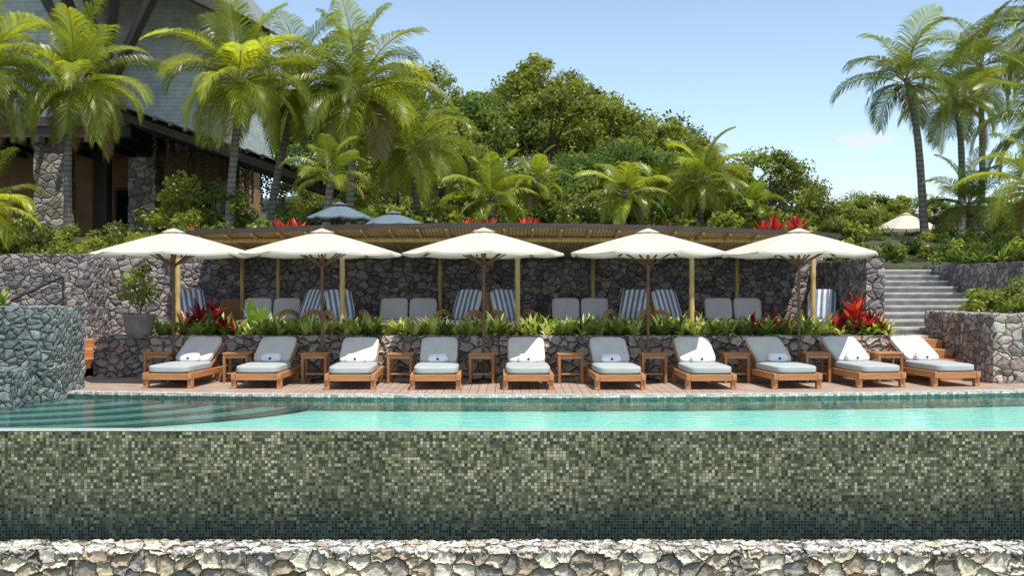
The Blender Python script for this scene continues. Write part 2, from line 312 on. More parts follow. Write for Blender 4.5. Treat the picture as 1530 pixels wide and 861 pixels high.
ywall('retaining_wall',10.0,24,20.95,26.2,.6,2.12,M_back,.1)
ywall('low_wall',-16,-7.6,17.9,18.2,-.02,.9,M_back,.08)
ico=bmesh.new(); bmesh.ops.create_icosphere(ico,subdivisions=1,radius=1); iv=[v.co.copy() for v in ico.verts]; iff=[tuple(v.index for v in f.verts) for f in ico.faces]; ico.free()
mb=MB()
for i in range(4200):
    s=rnd.uniform(.02,.048); c=Vector((rnd.uniform(-8.6,8.6),rnd.uniform(11.0,11.42),-1.12+rnd.uniform(-.005,.015)))
    M=Matrix.Rotation(rnd.random()*6,3,'Z')@Matrix.Diagonal((s*rnd.uniform(.8,1.6),s,s*rnd.uniform(.45,.75)))
    g=rnd.uniform(.42,.85); mb.add([c+M@(v*rnd.uniform(.85,1.12)) for v in iv],iff,(g,g*.96,g*.88))
mb.obj('pebble_capping',[M_peb])
# ------------------------------------------------------------------ pool
edge=lambda x:15.85+.012*x*x
def strip(name,x0,x1,fa,fb,z,mat,n=60,down=None):
    mb=MB(); vs=[]
    for i in range(n+1):
        x=x0+(x1-x0)*i/n; vs+=[(x,fa(x),z),(x,fb(x),z)]
        if down is not None: vs.append((x,fa(x),down))
    k=3 if down is not None else 2
    fs=[(i*k,(i+1)*k,(i+1)*k+1,i*k+1) for i in range(n)]
    if down is not None: fs+=[(i*k+2,(i+1)*k+2,(i+1)*k,i*k) for i in range(n)]
    mb.add(vs,fs); return mb.obj(name,[mat])
strip('pool_deck',-16,16,lambda x:edge(x)+.2,lambda x:21.0,0.0,M_deck)
strip('pool_coping',-16,16,edge,lambda x:edge(x)+.27,.006,M_cop,80,down=-.03)
strip('terrace_floor',-8.3,7.0,lambda x:20.3+.004*x*x,lambda x:24.3,.5,M_terra,20,down=0)
strip('planter_soil',-7.5,7.1,lambda x:plY(x)+.2,lambda x:20.45,.68,M_soil,20)
iw=empty('infinity_edge_wall')
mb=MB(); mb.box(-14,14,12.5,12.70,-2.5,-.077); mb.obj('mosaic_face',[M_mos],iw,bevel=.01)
mb=MB(); mb.box(-14,14,12.497,12.72,-.076,-.066); mb.obj('pale_rim',[M_rim],iw,bevel=.004)
mb=MB(); mb.add([(-14,12.71,-.20),(14,12.71,-.20),(14,14.6,-.225),(-14,14.6,-.225),(14,18.5,-.26),(-14,18.5,-.26)],[(0,1,2,3),(3,2,4,5)])
n=60; vs=[]
for i in range(n+1):
    x=-14+28*i/n; vs+=[(x,edge(x)+.01,-1.15),(x,edge(x)+.01,-.02)]
mb.add(vs,[(i*2,(i+1)*2,(i+1)*2+1,i*2+1) for i in range(n)],mat=1)
mb.obj('pool_basin',[M_pool,M_poolwall])
mb=MB()
for i,r in enumerate([1.0,1.6,2.2,2.8,3.4,4.0,4.6]):
    zt=-.080-.018*i; n=48; cx_,cy=-8.6,17.0
    def ring(rr,z): return [(cx_+rr*1.25*math.cos(a),cy+rr*.9*math.sin(a),z) for a in [R(-100+120*j/n) for j in range(n+1)]]
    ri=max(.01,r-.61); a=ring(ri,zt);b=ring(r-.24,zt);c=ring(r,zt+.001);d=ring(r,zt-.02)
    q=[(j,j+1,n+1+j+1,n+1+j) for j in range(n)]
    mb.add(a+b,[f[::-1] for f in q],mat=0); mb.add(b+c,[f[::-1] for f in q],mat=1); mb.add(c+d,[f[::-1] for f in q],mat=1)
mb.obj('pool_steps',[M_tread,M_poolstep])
m,nt,b,o=newmat('pool_water'); L=nt.links; nt.nodes.remove(b)
t=N(nt,'ShaderNodeTexCoord'); mp=N(nt,'ShaderNodeMapping'); mp.inputs['Scale'].default_value=(1,1.8,1); L.new(t.outputs['Object'],mp.inputs[0])
n1=N(nt,'ShaderNodeTexNoise'); n1.inputs['Scale'].default_value=3.0; n1.inputs['Detail'].default_value=4; L.new(mp.outputs[0],n1.inputs[0])
bp=N(nt,'ShaderNodeBump'); bp.inputs['Strength'].default_value=.55; bp.inputs['Distance'].default_value=.02; L.new(n1.outputs[0],bp.inputs['Height'])
gl=N(nt,'ShaderNodeBsdfGlossy'); gl.inputs['Roughness'].default_value=.03; L.new(bp.outputs[0],gl.inputs['Normal'])
tr=N(nt,'ShaderNodeBsdfTransparent'); tr.inputs[0].default_value=(.90,.98,.97,1)
fr=N(nt,'ShaderNodeFresnel'); fr.inputs[0].default_value=1.33; L.new(bp.outputs[0],fr.inputs['Normal'])
x=N(nt,'ShaderNodeMixShader'); L.new(fr.outputs[0],x.inputs[0]); L.new(tr.outputs[0],x.inputs[1]); L.new(gl.outputs[0],x.inputs[2]); L.new(x.outputs[0],o.inputs[0]); M_water=m
strip('pool_water',-14,14,lambda x:12.71,lambda x:edge(x)+.005,-.068,M_water,60)
mb=MB(); mb.add([(-9,11.42,-1.6),(9,11.42,-1.6),(9,12.5,-1.6),(-9,12.5,-1.6)],[(0,1,2,3)]); mb.obj('overflow_trough_water',[M_water])
# ------------------------------------------------------------------ stairs
st=empty('stone_staircase'); mb=MB()
for i in range(11):
    mb.box(7.11,9.99,20.5+.5*i,26.2,.45+.135*i-.3,.66+.135*i-.03)
    mb.box(7.105,9.995,20.46+.5*i,20.98+.5*i,.66+.135*i-.03+.001,.66+.135*i+.03)
mb.obj('steps',[M_conc],st,bevel=.012)
st=empty('wooden_steps'); mb=MB()
for i in range(4): mb.box(7.2,8.02,18.5+.48*i,20.6,-.01+.01*i,.16*(i+1),0); 
mb.obj('treads',[M_teakx],st,bevel=.012)
st=empty('wooden_steps'); mb=MB()
for i in range(4): mb.box(-8.6,-7.62,18.6+.48*i,20.4,-.01+.01*i,.16*(i+1),0)
mb.obj('treads',[M_teakx],st,bevel=.012)
hr=empty('stair_handrail'); mb=MB(); mb.tube([(-11.3,23.6,1.2),(-9.9,23.6,1.85)],.025); mb.tube([(-11.3,23.6,.3),(-11.3,23.6,1.2)],.02); mb.tube([(-9.9,23.6,.9),(-9.9,23.6,1.85)],.02); mb.obj('rail',[M_metal],hr)
# ------------------------------------------------------------------ pergola
pg=empty('pergola')
fy=lambda x:20.35+.022*x*x; fz=lambda x:2.76-.0030*x*x-.004*x
mb=MB(); n=40; X0,X1=-6.9,6.5; vs=[]; k=4
for i in range(n+1):
    x=X0+(X1-X0)*i/n; vs+=[(x,fy(x),fz(x)),(x,24.2,2.28),(x,24.2,2.36),(x,fy(x),fz(x)+.035)]
fs=[]
for i in range(n):
    a=i*4;b=a+4
    fs.append((a,a+1,b+1,b))
mb.add(vs,fs,mat=0)
fs=[]
for i in range(n):
    a=i*4;b=a+4; fs+=[(a+3,b+3,b+2,a+2)]
mb.add([(v[0],v[1],v[2]+.02) for v in vs],fs,mat=1)
mb.obj('bamboo_roof',[M_ceil,M_dark],pg)
mb=MB()
for i in range(n):
    x=X0+(X1-X0)*i/n; x2=X0+(X1-X0)*(i+1)/n
    mb.beam((x,fy(x)-.03,fz(x)+.03),(x2,fy(x2)-.03,fz(x2)+.03),.06,.09)
mb.obj('roof_fascia',[M_dark],pg)
mb=MB()
for x in np.arange(X0+.15,X1,.55):
    mb.tube([(x,fy(x)+.02,fz(x)-.05),(x,24.0,2.24)],.03,6)
mb.tube([(X0+(X1-X0)*i/20,21.3+.01*(X0+(X1-X0)*i/20)**2,2.56) for i in range(21)],.05,8)
mb.obj('bamboo_rafters',[M_bamboo],pg)
mb=MB()
for x in (-6.6,-3.35,.11,3.55,5.95):
    y=21.15; path=[];rad=[]
    for j in range(25):
        z=.5+2.1*j/24; path.append((x,y,z)); rad.append(.058 if j%4==0 else .05)
    mb.tube(path,rad,10)
for x in (-6.0,-5.2,-1.6,1.8,5.0):
    mb.tube([(x,23.8,.5),(x,23.8,2.3)],.045,8)
mb.obj('bamboo_posts',[M_bamboo],pg,smooth=True)
mb=MB()
for x in (-.3,-6.2,3.2): mb.box(x-.35,x+.35,24.0,24.06,.5,1.35)
mb.obj('cabinet_doors',[M_teakz],pg,bevel=.01)
# ------------------------------------------------------------------ umbrellas
def umbrella(name,loc,rad,zt,ze,mat,rz,pole=M_pole,base=0.0):
    e=empty(name,loc,rz); mb=MB(); ns=8; rings=6; sub=4
    vs=[(0,0,zt)]
    for k in range(1,rings+1):
        f=k/rings
        for j in range(ns*sub):
            a=2*math.pi*j/(ns*sub); u=(j%sub)/sub
            ch=math.cos(math.pi/ns)/math.cos((u-.5)*2*math.pi/ns)
            sag=math.sin(math.pi*u)*.03*f
            r=rad*f*ch; z=zt-(zt-ze)*(f**1.15)-sag*1.0
            vs.append((r*math.cos(a),r*math.sin(a),z))
    m=ns*sub; fs=[(0,1+j,1+(j+1)%m) for j in range(m)]
    for k in range(rings-1):
        fs+=[(1+k*m+j,1+(k+1)*m+j,1+(k+1)*m+(j+1)%m,1+k*m+(j+1)%m) for j in range(m)]
    o=len(vs); vs+=[(v[0]*1.0,v[1],v[2]-.035) for v in vs[-m:]]
    fs+=[(o-m+j,o+j,o+(j+1)%m,o-m+(j+1)%m) for j in range(m)]
    mb.add(vs,fs)
    c=[(0,0,zt+.06)]+[(.2*math.cos(2*math.pi*j/16),.2*math.sin(2*math.pi*j/16),zt-.015) for j in range(16)]
    mb.add(c,[(0,1+j,1+(j+1)%16) for j in range(16)])
    mb.obj('canopy',[mat],e)
    mb=MB(); mb.tube([(0,0,base),(0,0,zt+.08)],.026,10); mb.tube([(0,0,zt+.05),(0,0,zt+.11)],[.03,.02],8)
    mb.tube([(0,0,zt-.62),(0,0,zt-.54)],.05,10); mb.tube([(0,0,zt-.1),(0,0,zt-.04)],.05,10)
    for j in range(ns):
        a=2*math.pi*j/ns; c_,s_=math.cos(a),math.sin(a)
        pr=[(rad*f*c_,rad*f*s_,zt-(zt-ze)*(f**1.15)-.02) for f in (.03,.25,.5,.75,.99)]
        for q in range(4): mb.beam(pr[q],pr[q+1],.022,.028)
        mb.beam((.04*c_,.04*s_,zt-.58),(rad*.52*c_,rad*.52*s_,zt-(zt-ze)*.47-.03),.02,.024)
    mb.obj('pole_and_ribs',[pole],e)
    mb=MB(); mb.tube([(0,0,base),(0,0,base+.05),(0,0,base+.07)],[.2,.2,.05],20); mb.obj('base',[M_metal],e)
M_ribs=wood('rib_wood',(.13,.06,.03),axis='x')
for i,(x,r) in enumerate([(-5.8,.2),(-3.23,.33),(-.48,.12),(2.31,.27),(4.9,.05)]):
    umbrella('patio_umbrella',(x,18.15+.006*x*x,0),1.38,2.57-.01*(i%2),2.19,M_canopy,r,M_ribs)
umbrella('dark_umbrella',(-4.25,26.4,2.2),.80,1.47,1.14,M_canopyb,.2,M_pole)
umbrella('dark_umbrella',(-2.95,26.6,2.2),.85,1.27,.98,M_canopyb,.3,M_pole)
umbrella('patio_umbrella',(16.2,44,2.4),1.4,2.25,1.6,M_canopy,.1,M_pole)
# ------------------------------------------------------------------ loungers
def lower(mb,dz=.07,th=.15):
    mb.v=[(v[0],v[1],v[2]-dz if v[2]>th else v[2]) for v in mb.v]; return mb
mbf=MB()
for s in (-1,1):
    mbf.box(s*.36-.035,s*.36+.035,0.0,1.85,.215,.315,0)
    mbf.box(s*.36-.04,s*.36+.04,.04,.13,0,.213,0); mbf.box(s*.36-.04,s*.36+.04,1.35,1.44,0,.213,0)
mbf.box(-.323,.323,0.012,.05,.205,.305,1); mbf.box(-.323,.323,1.8,1.84,.22,.31,1); mbf.box(-.32,.32,1.36,1.40,.06,.11,1)
for i in range(16): mbf.box(-.322,.322,.07+.075*i,.125+.075*i,.285,.305,1)
TA=27
T=Matrix.Translation((0,1.1,.33))@Matrix.Rotation(R(TA),4,'X')
for s in (-1,1): mbf.box(s*.29-.025,s*.29+.025,0,.80,-.03,.02,0,M=T)
mbf.box(-.262,.262,.765,.80,-.03,.02,1,M=T)
for i in range(9): mbf.box(-.262,.262,.02+.082*i,.08+.082*i,-.02,0.0,1,M=T)
for s in (-1,1): mbf.beam((s*.2,1.62,.3),(s*.2,1.6,.56),.03,.03,0)
LF=lower(mbf).mesh('frame',[M_teak,M_teakx])
mbs=MB(); cushion(mbs,0,.60,.372,.70,1.18,.125); LS=lower(mbs).mesh('seat_cushion',[M_cush],True)
T2=Matrix.Translation((0,1.12,.39))@Matrix.Rotation(R(TA),4,'X')
mbs=MB(); cushion(mbs,0,.36,.055,.62,.80,.11,M=T2,seed=3); LB=lower(mbs).mesh('back_cushion',[M_cush2],True)
mbs=MB(); cushion(mbs,0,1.0,.49,.34,.2,.11,pw=4,n=6,seed=5); cushion(mbs,0,1.03,.545,.29,.15,.05,pw=4,n=6,seed=6)
LT=lower(mbs).mesh('towel',[M_white],True)
mbs=MB(); mbs.tube([(0,.902,.495),(0,.892,.495)],.022,10); LE=lower(mbs).mesh('towel_emblem',[M_navy])
ch=[(-5.48,-5.30),(-4.05,-4.00),(-2.54,-2.58),(-1.2,-1.2),(.26,.28),(1.70,1.66),(3.13,3.07),(4.52,4.36),(5.92,5.72),(7.2,6.97)]
for i,(a,b_) in enumerate(ch):
    rz=math.atan2(a-b_,1.7)*.9+rnd.uniform(-.03,.03)
    e=empty('sun_lounger',(a,16.72+.010*a*a+rnd.uniform(-.05,.05),.002),rz)
    mkobj('frame',LF,e,.006); mkobj('seat_cushion',LS,e); mkobj('back_cushion',LB,e)
    tx=rnd.uniform(-.04,.04)
    mkobj('towel',LT,e,loc=(tx,0,0)); mkobj('towel_emblem',LE,e,loc=(tx,0,0))
mbt=MB()
mbt.box(-.22,.22,-.22,.22,.47,.50,0)
for sx_ in (-1,1):
    for sy in (-1,1): mbt.box(sx_*.19-.022,sx_*.19+.022,sy*.19-.022,sy*.19+.022,0,.468,1)
for s in (-1,1): mbt.box(-.168,.168,s*.19-.012,s*.19+.012,.41,.465,0); mbt.box(s*.19-.012,s*.19+.012,-.168,.168,.41,.464,0)
mbt.box(-.16,.16,-.16,.16,.14,.16,0)
TB=mbt.mesh('table_frame',[M_teakx,M_teakz])
for x in (-6.02,-4.66,-3.32,-1.87,-.50,.98,2.38,3.78,5.16,6.4):
    e=empty('side_table',(x,18.1+.006*x*x+rnd.uniform(-.05,.05),.002),rnd.uniform(-.06,.06)); mkobj('table_frame',TB,e,.005)
# ------------------------------------------------------------------ terrace furniture
mb=MB()
for s in (-1,1):
    for rr,zz in ((.32,.32),(.27,.32)):
        mb.tube([(s*.37,-.02+rr*1.3*math.cos(a),zz+rr*math.sin(a)) for a in [R(-60+300*j/20) for j in range(21)]],.026,8)
    mb.tube([(s*.36,-.25,0),(s*.36,-.3,.3)],.024,8); mb.tube([(s*.34,.3,0),(s*.33,.36,.35),(s*.30,.60,.98)],.022,8)
mb.tube([(-.36,-.3,.28),(.36,-.3,.28)],.025,8); mb.tube([(-.3,.6,.98),(.3,.6,.98)],.025,8); mb.tube([(-.36,.3,.28),(.36,.3,.28)],.022,8)
AF=mb.mesh('rattan_frame',[M_ratan],True)
mb=MB(); cushion(mb,0,-.02,.37,.60,.62,.15)
Tb=Matrix.Translation((0,.25,.44))@Matrix.Rotation(R(64),4,'X'); cushion(mb,0,.31,.06,.56,.68,.13,M=Tb); AC=mb.mesh('striped_cushions',[M_stripe],True)
for x,y,rz in [(-6.45,21.9,.6),(-4.3,21.9,-.6),(-3.37,21.7,.5),(-1.08,21.7,-.5),(.02,21.7,.5),(2.35,21.8,-.5),(3.32,21.7,.45),(6.3,21.9,-.4)]:
    e=empty('rattan_armchair',(x,y,.505),rz); mkobj('rattan_frame',AF,e); mkobj('striped_cushions',AC,e)
mb=MB(); mb.box(-.62,.62,-.35,.4,.08,.28)
for sx_ in (-1,1):
    for sy in (-.3,.35): mb.box(sx_*.57-.03,sx_*.57+.03,sy-.03,sy+.03,0,.079)
mb.tube([(-.64,.42,.28),(-.64,.48,.72),(.64,.48,.72),(.64,.42,.28)],.025,8); SF=mb.mesh('sofa_base',[M_ratan])
mb=MB(); cushion(mb,-.3,0,.36,.6,.72,.16); cushion(mb,.31,0,.36,.6,.72,.16,seed=2)
for s in (-1,1):
    Tb=Matrix.Translation((s*.31,.28,.42))@Matrix.Rotation(R(68),4,'X'); cushion(mb,0,.22,.05,.58,.48,.14,M=Tb,seed=4+s)
SC=mb.mesh('sofa_cushions',[M_cush2],True)
for x in (-5.1,-2.2,1.45,4.7):
    e=empty('terrace_sofa',(x,22.5,.505)); mkobj('sofa_base',SF,e,.01); mkobj('sofa_cushions',SC,e)
mb=MB(); mb.box(-.5,.5,-.28,.28,.36,.40)
for sx_ in (-1,1):
    for sy in (-1,1): mb.tube([(sx_*.44,sy*.23,0),(sx_*.44,sy*.23,.36)],.025,8)
mb.tube([(-.44,-.23,.15),(.44,-.23,.15)],.02,6); TT=mb.mesh('rattan_table',[M_ratan])
for x in (-5.2,-2.25,1.3,4.9):
    e=empty('coffee_table',(x,21.2,.505)); mkobj('rattan_table',TT,e,.01)
# ------------------------------------------------------------------ palms
def palm(base,top,L=3.0,nf=24,seed=0,yel=.5,droop=1.0,tr=.12,ll=.95,lw=.034,npl=70,emin=-40,name='palm_tree',green=(.085,.14,.028)):
    r=random.Random(seed); mb=MB(); base=Vector(base); top=Vector(top)
    path=[];rad=[]; K=14
    for i in range(K+1):
        t=i/K; p=base.lerp(top,t); hor=(top-base); hor.z=0
        p-= hor*(t*(1-t))*1.0; p.x+=.05*math.sin(t*5+seed)
        path.append(p); rad.append(tr*(1.35-.35*min(1,t*6))*(1-.25*t)*(1+.06*(i%2)))
    mb.tube(path,rad,10,mat=1,cap=False)
    c0=top; npl=int(npl*min(1,.55+L/6))
    for i in range(nf):
        f=i/(nf-1); az=i*2.39996+r.uniform(-.25,.25); e0=R(84-(84-emin)*f**.8+r.uniform(-8,8))
        Lf=L*r.uniform(.82,1.05)*(.72+.28*math.sin(math.pi*min(1,f+.25)))
        dr=R(r.uniform(70,120))*droop*(.55+.5*math.cos(e0))
        seg=14; pts=[];p=Vector(c0)+Vector((math.cos(az),math.sin(az),0))*tr*.6+Vector((0,0,-.25*f)); tw=r.uniform(-.6,.6)
        for k in range(seg+1):
            t=k/seg; e=e0-dr*t**1.5; e=max(e,R(-88)); d=Vector((math.cos(az+.15*tw*t)*math.cos(e),math.sin(az+.15*tw*t)*math.cos(e),math.sin(e)))
            pts.append((p.copy(),d)); p=p+d*Lf/seg
        y=min(1,max(0,yel+r.uniform(-.4,.4)+.25*(f-.5))); 
        yc=(.40,.45,.05); col=tuple(g*(1-y)+q*y for g,q in zip(green,yc)); br=r.uniform(.55,1.25)
        if f>.93 and r.random()<.5: col=(.26,.18,.07)
        col=tuple(c*br for c in col); rc=(.34*br,.32*br,.08)
        mb.tube([q[0] for q in pts[::2]],[.026*(1-.75*j/7)*L/3 for j in range(8)],4,mat=0,col=rc,cap=False)
        g=r.uniform(.5,1.1)+.5*f
        for k in range(npl):
            t=.12+.88*k/(npl-1); u=t*seg; a=min(seg-1,int(u)); q=pts[a][0].lerp(pts[a+1][0],u-a); T=pts[a][1].lerp(pts[a+1][1],u-a).normalized()
            S=T.cross(Vector((0,0,1)))
            if S.length<.12: S=Vector((math.sin(az),-math.cos(az),0))
            S.normalize(); Nn=S.cross(T)
            S2=(S*math.cos(tw*t)+Nn*math.sin(tw*t))
            lf=ll*L/3*(math.sin(math.pi*(.25+.66*t))**.8)*r.uniform(.85,1.1)
            A=R(28+32*t+r.uniform(-5,5))
            for s in (-1,1):
                D=(S2*s*math.cos(A)+T*math.sin(A)+Nn*.30).normalized()
                m1=q+D*lf*.35; D1=(D+Vector((0,0,-g*.45))).normalized(); m_=m1+D1*lf*.33; D2=(D1+Vector((0,0,-g*r.uniform(.8,1.4)))).normalized(); tp=m_+D2*lf*.32
                W=T*lw*.5*max(L/3,.7); v=r.uniform(.75,1.25); cc=tuple(x*v for x in col)
                mb.add([q-W*.5,q+W*.5,m1+W,m1-W,m_+W*.8,m_-W*.8,tp],[(0,1,2,3),(3,2,4,5),(5,4,6)],cc,0)
    for j in range(5):
        a=r.random()*6.3; c=Vector(c0)+Vector((math.cos(a)*.22,math.sin(a)*.22,-.28-r.random()*.12))
        mb.add([c+v*.09*L/3*1.2 for v in iv],iff,(.25,.22,.05),0)
    return mb.obj(name,[M_palm,M_trunk])
palm((-12.5,30,2.8),(-12.2,30,7.4),2.7,30,1,.6)
palm((-14.9,29,2.8),(-14.3,29,7.6),2.9,28,2,.55)
palm((-12.3,24.9,2),(-12.2,24.8,3.6),1.7,16,3,.8)
palm((-7.6,29,2.8),(-7.4,29,7.3),2.7,30,4,.7)
palm((-7.0,31,2.8),(-6.1,31,7.5),2.6,26,5,.55)
palm((-4.6,30,2.8),(-4.35,30,7.2),2.9,32,6,.62)
palm((-2.9,32.5,2.8),(-2.9,32,5.9),2.5,26,7,.6)
palm((-4.75,27.6,2.4),(-4.7,27.6,4.6),1.4,14,9,.6,emin=0)
palm((-.6,30,2.6),(-.56,30,4.2),1.6,18,10,.65,emin=-15,lw=.045)
palm((.65,31,2.6),(.68,31,4.8),1.1,16,11,.7,lw=.05)
palm((3.3,32,2.6),(3.4,32,4.5),1.7,20,13,.6,lw=.045)
palm((5.8,33,2.8),(5.9,33,5.0),2.0,26,14,.6,lw=.04)
palm((7.1,32,2.8),(7.1,32,4.2),1.2,16,15,.5,lw=.05)
palm((4.6,33.5,2.8),(4.6,33.5,4.6),1.4,16,25,.5,lw=.05)
palm((11.6,30,2.6),(11.0,30,7.5),2.4,17,16,.12,tr=.12,droop=1.25,emin=-25)
palm((14.3,34,2.8),(14.1,34,7.7),2.4,20,17,.35,droop=1.1)
palm((16.2,37,2.8),(16.2,37,9.4),2.7,20,18,.35,droop=1.1)
palm((12.4,25.5,2),(13.1,26,5.8),2.6,22,19,.35)
palm((11.6,23.5,2),(11.6,23.5,3.9),1.9,20,20,.5,emin=-10)
palm((13.9,28,2),(14.2,28,8.6),2.8,20,21,.3)
palm((12.8,30,2),(12.8,30,4.0),1.8,18,23,.5,emin=-10)
# ------------------------------------------------------------------ broadleaf trees
def leafcloud(rng,C,Rr,nper,size,col,flat=.8):
    K=len(C); n=K*nper; idx=np.repeat(np.arange(K),nper)
    d=rng.normal(size=(n,3)); d/=np.linalg.norm(d,axis=1)[:,None]; rad=(rng.random(n)**.45)[:,None]
    Rr=np.asarray(Rr)[idx][:,None]; p=np.asarray(C)[idx]+d*rad*Rr*np.array([1,1,flat])
    nm=d*.6+rng.normal(size=(n,3))*.6+np.array([0,0,.5]); nm/=np.linalg.norm(nm,axis=1)[:,None]
    a=np.cross(nm,rng.normal(size=(n,3))); a/=np.linalg.norm(a,axis=1)[:,None]; b=np.cross(nm,a)
    s=(size*rng.uniform(.6,1.3,n))[:,None]
    V=np.stack([p-a*s*.5,p+b*s*.28,p+a*s*.5,p-b*s*.28],1).reshape(-1,3)
    cb=rng.uniform(.5,1.4,K)[idx]*rng.uniform(.7,1.3,n); yl=(rng.random(K)**2)[idx]
    base=np.array(col)[None]*(1-yl[:,None]*.6)+np.array([.27,.30,.04])[None]*yl[:,None]*.6
    c=np.repeat(base*cb[:,None],4,axis=0)
    return V,c
def cloudmesh(name,V,c,extra=None):
    n=len(V)//4; ev=np.zeros((0,3));ef=[]
    if extra: ev=np.array([tuple(v) for v in extra.v]); ef=extra.f
    allv=np.vstack([V,ev]); me=bpy.data.meshes.new(name)
    faces=[tuple(range(4*i,4*i+4)) for i in range(n)]+[tuple(q+4*n for q in f) for f in ef]
    me.from_pydata(allv.tolist(),[],faces); me.materials.append(M_leaf); me.materials.append(M_bark)
    me.polygons.foreach_set('material_index',[0]*n+[1]*len(ef))
    a=me.color_attributes.new('Col','FLOAT_COLOR','POINT'); arr=np.ones((len(allv),4),dtype=np.float32); arr[:len(c),:3]=c
    a.data.foreach_set('color',arr.ravel()); me.update(); return me
def treemesh(seed,H=7,Rc=3.2,K=52,nper=150,size=.25,col=(.05,.075,.018)):
    rng=np.random.default_rng(seed); r=random.Random(seed); ex=MB(); C=[];RR=[]
    ex.tube([(0,0,-.5),(.1,0,H*.25),(0,.1,H*.5)],[.28,.2,.14],8)
    for k in range(K):
        a=r.random()*6.283; v=r.uniform(-.45,1); q=math.sqrt(max(0,1-v*v))*r.uniform(.55,1.05)
        c=(Rc*q*math.cos(a),Rc*q*math.sin(a),H*.62+v*H*.36*r.uniform(.8,1.08)); C.append(c); RR.append(Rc*r.uniform(.13,.32))
        if k%4==0: ex.tube([(0,.05,H*.4),(c[0]*.5,c[1]*.5,H*.4+(c[2]-H*.4)*.6),c],[.1,.05,.02],5)
    V,cc=leafcloud(rng,C,RR,nper,size,col); return cloudmesh('tree_crown',V,cc,ex)
TM=[treemesh(100,col=(.12,.175,.03)),treemesh(101,7.5,3.4,col=(.16,.205,.035)),treemesh(102,6.5,3.6,col=(.085,.15,.035)),treemesh(103,8,2.9,col=(.19,.22,.038))]
fo=empty('forest_trees'); r=random.Random(5)
for Y,x0,x1,dx in [(84,-14,15,3.6),(77,-13.5,13.5,3.5),(69,-12.5,12.2,3.4),(61,-11,11,3.2),(53,-9,9.5,3.1),(45,-7.5,8.0,2.8)]:
    x=x0
    while x<x1:
        xx=x+r.uniform(-.8,.8); yy=Y+r.uniform(-2,2); s=r.uniform(.8,1.12)*(1 if Y>60 else .8 if Y>48 else .55)
        o=mkobj('tree',TM[r.randrange(4)],fo,loc=(xx,yy,gh(xx,yy)-.4),rot=(0,0,r.random()*6)); o.scale=(s,s,s*r.uniform(.85,1.12)); x+=dx*(.8 if Y<60 else 1)
for x,y,s in [(11.9,50,.68),(13.6,52,.55),(10.6,52,.6)]:
    o=mkobj('broadleaf_tree',TM[1],None,loc=(x,y,gh(x,y)-.3),rot=(0,0,x)); o.scale=(s,s,s)
ds=empty('distant_trees')
for i in range(22):
    x=15+i*1.35+r.uniform(-.6,.6); y=r.uniform(54,68); s=r.uniform(.38,.6)
    o=mkobj('tree',TM[r.randrange(4)],ds,loc=(x,y,gh(x,y)-.6),rot=(0,0,r.random()*6)); o.scale=(s*1.2,s*1.2,s)
for i in range(14):
    x=11+i*1.4; y=r.uniform(36,43); s=r.uniform(.2,.32)
    if 12<x<18: y=r.uniform(48,50)
    o=mkobj('tree',TM[r.randrange(4)],ds,loc=(x,y,gh(x,y)-.5),rot=(0,0,r.random()*6)); o.scale=(s*1.3,s*1.3,s)
# ------------------------------------------------------------------ shrubs
def shrubs(name,items,size=.12,nper=90,seed=1,cols=None):
    rng=np.random.default_rng(seed); Vs=[];Cs=[]
    cols=cols or [(.12,.18,.035),(.18,.215,.04),(.08,.14,.035),(.23,.26,.045)]
    for j,(x,y,z,rr) in enumerate(items):
        K=7; C=rng.normal(size=(K,3))*rr*.45+np.array([x,y,z+rr*.5]); V,c=leafcloud(rng,C,[rr*.5]*K,nper,size,cols[j%len(cols)]); Vs.append(V);Cs.append(c)
    return mkobj(name,cloudmesh(name,np.vstack(Vs),np.vstack(Cs)))
r=random.Random(11)
shrubs('shrub_hedge',[(x,r.uniform(25.2,26.0),gh(x,26)+r.uniform(0,.2),r.uniform(.3,.5)) for x in np.arange(-8.5,6.5,.45)],.13,90,1)
shrubs('shrub_hedge',[(x,r.uniform(29,34),3.0+r.uniform(0,.4),r.uniform(.5,.9)) for x in np.arange(-11,9,.6)],.16,100,2)
shrubs('shrub_hedge',[(x,r.uniform(26.5,30),2.2+r.uniform(0,.3),r.uniform(.35,.5) if x<12 else r.uniform(.5,.9)) for x in np.arange(10.6,17,.35)],.13,110,3)
shrubs('shrub_hedge',[(x,r.uniform(26.6,28.5),2.3,r.uniform(.28,.4)) for x in np.arange(6.6,12,.28)],.11,100,14)
shrubs('shrub_hedge',[(r.uniform(7.5,10),r.uniform(29,33),2.8,r.uniform(.35,.55)) for _ in range(16)]+[(r.uniform(10,13),r.uniform(29,33),2.5,r.uniform(.25,.35)) for _ in range(16)],.12,100,15)
shrubs('shrub_hedge',[(r.uniform(10.5,15),r.uniform(22,26),2.1+r.uniform(0,.2),r.uniform(.25,.5)) for _ in range(26)],.1,100,4,[(.18,.25,.045),(.13,.19,.035)])
shrubs('shrub_hedge',[(r.uniform(8.6,13),r.uniform(18.6,20.6),1.15,r.uniform(.2,.38)) for _ in range(22)],.08,90,5,[(.16,.22,.045),(.22,.26,.05)])
shrubs('shrub_hedge',[(x,24.9+r.uniform(0,.6),2.15,r.uniform(.3,.5)) for x in np.arange(-15,-7,.32)],.1,90,6)
shrubs('shrub_hedge',[(x,r.uniform(26.5,30),2.5,r.uniform(.4,.65)) for x in np.arange(-16,-7,.4)],.13,90,16)
